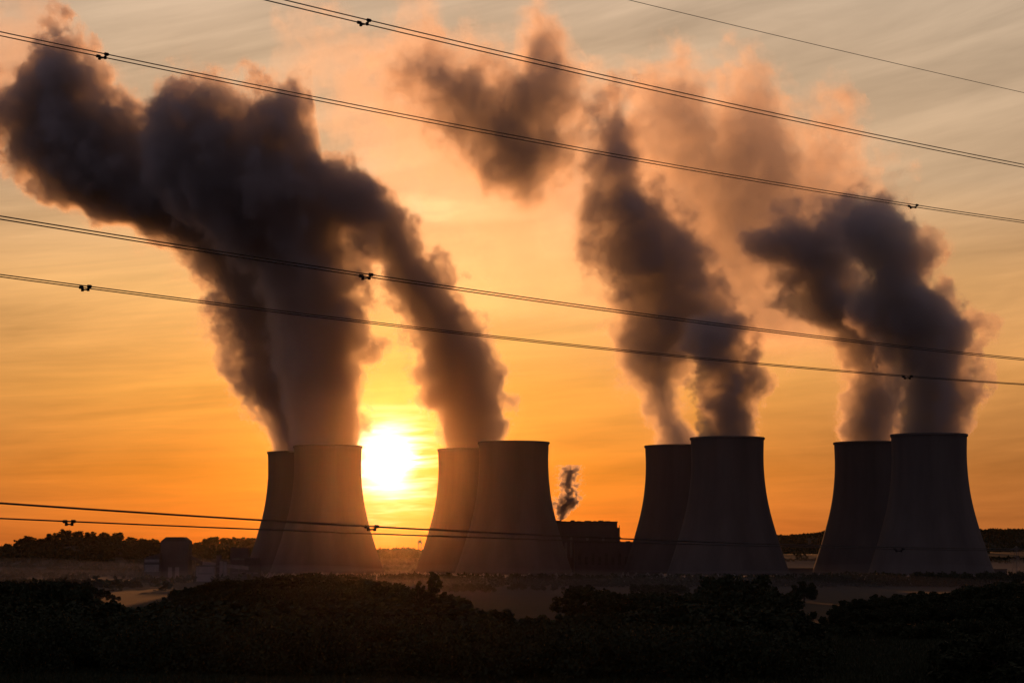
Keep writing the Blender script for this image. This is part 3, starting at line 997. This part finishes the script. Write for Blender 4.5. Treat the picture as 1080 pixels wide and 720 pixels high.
protos = [
    (make_tree(11, kind='round', leaves=5200), 'round'), (make_tree(12, kind='round', leaves=5200, spread=0.44), 'round'),
    (make_tree(13, kind='wide', leaves=6500), 'wide'), (make_tree(14, kind='wide', leaves=6500, spread=0.46), 'wide'),
    (make_tree(15, kind='spiky', leaves=4600, size=0.24, spread=0.36), 'spiky'), (make_tree(17, kind='bush', leaves=6000, spread=0.5, size=0.42), 'bush'), (make_tree(18, kind='bush', leaves=6000, spread=0.58, size=0.42), 'bush'), (make_tree(16, kind='round', leaves=4300, spread=0.34, size=.36), 'round'),
]
far_protos = [(make_tree(21, kind='round', leaves=1500, size=0.6, spread=0.44), 'round'), (make_tree(22, kind='wide', leaves=1700, size=0.6, spread=0.44), 'wide'),
              (make_tree(23, kind='round', leaves=1400, size=0.6, spread=0.38), 'round')]
used_protos = set()
rt = random.Random(5)
n_trees = 0


def place_tree(px, ytop, D, label, group, kinds=('round', 'wide'), far=False, widen=1.0, pick=None):
    global n_trees
    pool = far_protos if far else protos
    cand = [i for i, (o, k) in enumerate(pool) if k in kinds]
    i = pick if pick is not None else rt.choice(cand)
    o, k = pool[i]
    p = P(px, ytop, D)
    gz = float(ground_z(p.x, D))
    h = max(2.5, p.z - gz)
    if (far, i) not in used_protos:
        used_protos.add((far, i)); c = o
    else:
        c = copy_tree(o)
    s = h / 10.0 * 1.04
    c.location = (p.x, D, gz - 0.1)
    w_ = widen * rt.uniform(0.9, 1.2)
    c.scale = (s * w_, s * w_, s)
    c.rotation_euler = (0, 0, rt.uniform(0, 6.28))
    tag(c, label, 'tree', group)
    if '_h' in c: del c['_h']
    n_trees += 1
    return c


def mass_row(pts, D, step, label, name, widen=1.0, depth=40, lobes=5, size=0.8, per=260):
    """scrub nobody could count: one object"""
    r_ = np.random.default_rng(int(D))
    cs_, rs_ = [], []
    x = pts[0][0]
    while x < pts[-1][0]:
        y = float(interp(x, pts)) + r_.uniform(-.8, 1.5)
        Dk = D + r_.uniform(-depth, depth)
        p = P(x, y, Dk)
        gz_k = float(ground_z(p.x, Dk))
        h = max(2.0, p.z - gz_k)
        for q_ in range(lobes):
            f_ = (q_ + .5) / lobes
            cs_.append((p.x + r_.normal(0, .28) * h * widen, Dk + r_.normal(0, .3) * h, gz_k + h * (0.1 + .72 * f_)))
            rs_.append(h * r_.uniform(.2, .34) * (1.15 - .5 * f_) * min(widen, 1.5))
        x += step * r_.uniform(.7, 1.3)
    n_ = per * len(cs_) // lobes
    q_ = leaf_cards(cs_, rs_, n_, size, r_)
    m_ = MB(); m_.v = [tuple(v) for v in q_.tolist()]; m_.f = [(4 * i, 4 * i + 1, 4 * i + 2, 4 * i + 3) for i in range(n_)]
    return tag(m_.build(name, M['leaf'], fix=False), label, name, kind='stuff')


def row(pts, D, step, label, group, jitter=3.0, dj=25, kinds=('round', 'wide'), far=False, widen=1.0, yj=1.5):
    x = pts[0][0]
    while x < pts[-1][0]:
        y = float(interp(x, pts))
        place_tree(x + rt.uniform(-jitter, jitter), y + rt.uniform(-yj * .3, yj), D + rt.uniform(-dj, dj), label, group, kinds, far, widen)
        x += step * rt.uniform(0.75, 1.3)


# far: trees on the left skyline, big ones one by one
for px, yt in ((8, 573), (22, 568), (30, 565), (44, 567), (56, 562), (70, 558), (82, 560), (96, 560.5), (110, 561), (124, 561.5), (138, 566), (152, 567.5), (162, 568),
               (206, 572), (219, 567), (226, 566), (238, 567), (247, 566.5), (258, 566.5), (268, 567)):
    place_tree(px, yt, 3450 + rt.uniform(-40, 40), 'rounded dark tree on the hazy left skyline ridge', 'trees on the left skyline', far=True, widen=1.5)
row([(398, 579), (415, 578), (432, 577), (450, 580)], 3480, 7, 'small tree on the skyline under the sun', 'trees on the skyline under the sun', far=True, widen=1.6, yj=.8)
mass_row([(780, 570), (812, 565.5), (840, 564), (860, 562), (872, 559.5), (940, 559), (1000, 558), (1032, 558), (1100, 559)], 5150, 3.0, 'even distant tree cover along the right skyline hill', 'treeline', size=2.2, per=90)
mass_row([(270, 606), (455, 603), (600, 604), (820, 604), (870, 602), (1100, 601)], 1690, 3.2, 'low misty scrub along the feet of the cooling towers', 'scrub', size=1.0, per=200)
mass_row([(-20, 601), (60, 598), (150, 601)], 2500, 3, 'dim scrub in the misty valley at left', 'undergrowth', size=1.3, per=120)
mass_row([(740, 588), (840, 586), (960, 585), (1110, 586)], 3900, 2.2, 'dim scrub in the far valley at right', 'undergrowth', size=2.0, per=90)
mass_row([(740, 592), (840, 591), (960, 590), (1110, 591)], 3000, 2.4, 'dim scrub in the nearer valley at right', 'undergrowth', size=1.6, per=110)
mass_row([(-30, 592), (60, 590), (150, 593), (170, 594), (290, 592)], 2900, 2.4, 'dim scrub in the far valley at left', 'undergrowth', size=1.5, per=120)
mass_row([(-30, 611), (60, 609), (150, 612)], 1650, 3.0, 'misty scrub across the field gap at left', 'undergrowth', size=.9, per=200)
# mid: the wooded rise left of centre
row([(170, 630), (180, 625), (195, 619), (215, 614), (235, 611), (260, 611), (285, 609), (310, 606), (335, 604.5), (360, 606), (385, 609), (410, 614), (440, 620)], 1150, 8.5,
    'tree in the rounded misty wood left of centre', 'trees of the rounded wood left of centre', far=True, widen=1.15)
mass_row([(168, 634), (200, 625), (240, 620), (290, 618), (340, 615), (400, 621), (450, 628)], 1060, 4,
         'bushy edge growth in front of the rounded misty wood', 'undergrowth', size=.7, per=420)
row([(60, 612), (78, 612), (95, 617), (112, 623), (128, 631)], 1180, 8, 'tree fading into mist beyond the left foreground trees', 'misty trees at left', far=True, widen=1.2)
row([(474, 615), (490, 614), (508, 614), (526, 620)], 1420, 7, 'misty tree in the clump at the foot of the second tower pair', 'misty clump below the second pair', far=True, widen=1.3)
row([(540, 618), (549, 612), (562, 617), (580, 618), (596, 622)], 1500, 7, 'misty tree in the clump left of the boiler house foot', 'misty clump below the boiler house', far=True, widen=1.3)
row([(605, 617), (618, 616), (632, 625)], 1250, 8, 'misty tree just left of the low mist bank', 'misty trees near the centre', far=True, widen=1.3)
row([(672, 616), (690, 615), (712, 616), (735, 619), (752, 618)], 1350, 8, 'misty tree in the flat clump at the foot of the third pair', 'misty clump below the third pair', far=True, widen=1.5)
for px, yt, D_, lab in ((848, 613, 1120, 'single rounded tree alone in the mist, below the gap between the right pairs'),
                        (866, 620, 1600, 'small faint tree right of the lone rounded tree'),
                        (858, 644, 800, 'small round bush below the lone rounded tree'),
                        (905, 620, 1700, 'very faint tree in the mist at the foot of the last pair')):
    place_tree(px, yt, D_, lab, None, ('round',), far=False, widen=1.15)
# the dark wood along the right
row([(870, 648), (876, 642), (890, 634), (905, 630), (925, 627), (945, 626), (965, 625), (985, 624), (1005, 622), (1020, 618), (1040, 617), (1060, 613), (1095, 610)], 690, 11,
    'dark tree in the dense wood edge along the right', 'dense wood along the right', widen=1.1)
row([(874, 655), (900, 644), (940, 638), (1000, 634), (1090, 625)], 640, 13, 'lower dark tree in front of the right wood', 'front of the right wood', widen=1.2)
row([(872, 662), (920, 658), (1000, 656), (1090, 650)], 600, 14, 'hedge bush at the foot of the right wood', 'hedge at the foot of the right wood', kinds=('bush',), widen=1.4)
mass_row([(872, 662), (900, 656), (1000, 653), (1100, 648)], 585, 5, 'low dark growth along the foot of the right wood', 'undergrowth', widen=1.3, size=.4, per=900, lobes=4)
# centre right: tall dark trees
row([(690, 640), (705, 632), (720, 626), (740, 624)], 520, 12, 'dark tree left of the tall crown in the right centre', 'dark trees right of centre', widen=1.1)
place_tree(772, 604.5, 540, 'tallest dark foreground tree with a ragged domed crown, right of centre', None, pick=3, widen=1.0)
place_tree(752, 622, 525, 'dark tree tucked against the left of the tallest domed tree', None, pick=0)
place_tree(793, 616, 530, 'dark tree tucked against the right of the tallest domed tree', None, pick=1)
row([(808, 622), (820, 630), (832, 642), (840, 652)], 500, 9, 'dark tree on the slope right of the tallest domed tree', 'trees falling away right of the domed tree', widen=1.15)
# centre
row([(642, 628), (650, 625), (664, 622), (680, 625), (696, 622), (712, 628)], 600, 11, 'dark ragged tree right of the low mist bank', 'ragged trees right of the mist bank', kinds=('round', 'wide', 'spiky'), yj=4)
place_tree(615, 619, 640, 'broad rounded dark tree just right of the low mist patch', None, pick=2, widen=1.15)
row([(548, 652), (560, 648), (570, 650), (585, 652), (600, 646), (625, 643), (650, 640)], 400, 12, 'low scrub tree below the mist patch', 'scrub below the mist patch', kinds=('round', 'spiky'), widen=1.1, yj=5)
# the ragged dark trees left of centre
row([(318, 622), (345, 621), (360, 618)], 470, 11, 'ragged dark tree left of the broad foreground crown', 'ragged trees left of the broad crown', kinds=('round', 'spiky', 'spiky'), yj=5)
place_tree(404, 611.5, 480, 'broad dark foreground crown below the first tower pair', None, pick=3, widen=1.15)
place_tree(378, 618, 470, 'rounded dark tree on the left flank of the broad foreground crown', None, pick=1)
place_tree(456, 604, 455, 'spiky dark tree rising to a point below the sun', None, pick=4, widen=0.9)
place_tree(440, 613, 460, 'small pointed tree leaning against the spiky one', None, pick=4, widen=0.9)
row([(466, 628), (490, 636), (510, 642), (530, 641), (545, 641)], 440, 11, 'ragged dark shrub tree stepping down right of the spiky tree', 'ragged trees right of the spiky tree', kinds=('round', 'spiky', 'spiky'), yj=6)
row([(300, 628), (318, 628)], 480, 10, 'dark tree at the left end of the ragged foreground line', 'left end of the ragged line', kinds=('round', 'spiky'))
# left foreground
row([(-10, 615), (4, 614), (18, 613), (30, 618)], 560, 12, 'rounded dark tree in the left corner', 'trees in the left corner', widen=1.1)
place_tree(52, 611, 500, 'dark tree with flat ragged crown near the left edge', None, pick=2, widen=1.0)
place_tree(68, 615, 505, 'dark tree joined to the flat ragged crown near the left edge', None, pick=0)
row([(80, 620), (90, 626), (98, 630)], 510, 9, 'smaller dark tree stepping down from the left trees', 'trees stepping down at left', widen=1.0)
# hedges and scrub in front, all but black
row([(-10, 634), (100, 636), (160, 635), (230, 636), (300, 634), (330, 632), (420, 628), (500, 644), (560, 658), (620, 652), (700, 638), (760, 632), (830, 648), (850, 656)], 430, 15,
    'black hedgerow bush in the near foreground line', 'near hedgerow', kinds=('bush',), widen=1.5, yj=2)
mass_row([(-20, 646), (200, 648), (330, 646), (480, 650), (600, 660), (700, 653), (850, 664)], 390, 5, 'black scrub low in the foreground', 'scrub', widen=1.4, size=.34, per=1500, lobes=4)
row([(1005, 684), (1018, 674), (1035, 666), (1055, 664), (1075, 668), (1095, 672)], 345, 11, 'black bush in the bottom right corner', 'bushes in the bottom right corner', kinds=('bush',), widen=1.2, yj=2)
print('trees', n_trees)
for pool in (protos, far_protos):
    for i, (o, k) in enumerate(pool):
        if ((pool is far_protos), i) not in used_protos:
            for ch in list(o.children): bpy.data.objects.remove(ch)
            bpy.data.objects.remove(o)

# woodland covering the far slopes: one mass
r = np.random.default_rng(3)
cs, rs = [], []
for (pts, D0, spread_, n, a, b) in ((LEFT_CREST, 3500, 650, 1700, -60, 480), (RIGHT_CREST, 5200, 800, 1900, 740, 1160)):
    for i in range(n):
        px = r.uniform(a, b); D_ = D0 + 30 - abs(r.normal(0, spread_))
        x_ = (px - 540) / F * CT * D_
        z_ = float(ground_z(x_, D_))
        cs.append((x_, D_, z_ + 0.5)); rs.append(r.uniform(5, 9))
q = leaf_cards(cs, rs, 150000, 2.6, r)
m = MB(); m.v = [tuple(x) for x in q.tolist()]; m.f = [(4 * i, 4 * i + 1, 4 * i + 2, 4 * i + 3) for i in range(150000)]
tag(m.build('woodland', M['leaf'], fix=False), 'dim woodland covering the far slopes', 'woodland', kind='stuff')

# long grass on the near field
n = 130000
gy_ = 300 * (660 / 300) ** r.uniform(0, 1, n); gx_ = r.uniform(-0.24, 0.26, n) * gy_
gz_ = ground_z(gx_, gy_)
gv = np.zeros((n, 3, 3))
hh = r.uniform(0.3, 0.9, n); ww = r.uniform(0.12, 0.4, n); ll = r.normal(0, 0.25, (n, 2)); aa = r.uniform(0, 6.28, n)
gv[:, 0] = np.stack([gx_ - np.cos(aa) * ww, gy_ - np.sin(aa) * ww, gz_ - .05], 1)
gv[:, 1] = np.stack([gx_ + np.cos(aa) * ww, gy_ + np.sin(aa) * ww, gz_ - .05], 1)
gv[:, 2] = np.stack([gx_ + ll[:, 0], gy_ + ll[:, 1], gz_ + hh], 1)
m = MB(); m.v = [tuple(x) for x in gv.reshape(-1, 3).tolist()]; m.f = [(3 * i, 3 * i + 1, 3 * i + 2) for i in range(n)]
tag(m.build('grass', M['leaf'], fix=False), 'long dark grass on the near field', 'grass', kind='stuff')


# ------------------------------------------------------------------ air
def even_volume(name, dens, g_, col):
    m = bpy.data.materials.new(name)
    m.use_nodes = True
    t = NT(m.node_tree)
    pv = t.n('ShaderNodeVolumePrincipled')
    for k in ('Density Attribute', 'Color Attribute', 'Temperature Attribute'):
        pv.inputs[k].default_value = ''
    pv.inputs['Density'].default_value = dens
    pv.inputs['Anisotropy'].default_value = g_
    pv.inputs['Color'].default_value = (*col, 1)
    o = t.n('ShaderNodeOutputMaterial')
    t.t.links.new(pv.outputs[0], o.inputs['Volume'])
    return m


m = MB(); m.box(-4700, 4700, -400, 6900, -8, 620)
tag(m.build('haze', even_volume('haze_air', 0.24e-5, 0.982, (1.0, 0.80, 0.52))), 'thin morning haze over the valley', 'haze', kind='stuff')
# mist bank lying on the valley floor, gently uneven on top
ax = np.linspace(-1000, 1000, 90); ay = np.linspace(950, 3200, 70)
AX, AY = np.meshgrid(ax, ay)
edge = np.minimum(1, np.minimum((AY - 950) / 250, (3200 - AY) / 400)) * np.minimum(1, np.minimum((AX + 1000) / 120, (1000 - AX) / 120))
AZ = 1.0 + (8.5 + 7.0 * np.clip((AY - 1500) / 1100, 0, 1) + 2.6 * np.sin(AX / 90 + 1) * np.sin(AY / 160) + 1.9 * np.sin(AX / 37 + AY / 71) + 1.2 * np.sin(AX / 61 - AY / 113)) * np.clip(edge, 0, 1)
m = MB(); na = len(ax); nb_ = AX.size
m.v = list(zip(AX.ravel().tolist(), AY.ravel().tolist(), AZ.ravel().tolist())) + list(zip(AX.ravel().tolist(), AY.ravel().tolist(), [-2.0] * nb_))
for j in range(len(ay) - 1):
    for i in range(na - 1):
        a0 = j * na + i
        m.f.append((a0, a0 + 1, a0 + na + 1, a0 + na)); m.f.append((a0 + nb_, a0 + na + nb_, a0 + na + 1 + nb_, a0 + 1 + nb_))
        if j == 0: m.f.append((a0, a0 + nb_, a0 + 1 + nb_, a0 + 1))
        if j == len(ay) - 2: m.f.append((a0 + na, a0 + na + 1, a0 + na + 1 + nb_, a0 + na + nb_))
        if i == 0: m.f.append((a0, a0 + na, a0 + na + nb_, a0 + nb_))
        if i == na - 2: m.f.append((a0 + 1, a0 + 1 + nb_, a0 + na + 1 + nb_, a0 + na + 1))
tag(m.build('mist', even_volume('mist_air', 2.0e-4, 0.1, (0.9, 0.88, 0.86))), 'low mist lying over the valley floor', 'mist', kind='stuff')
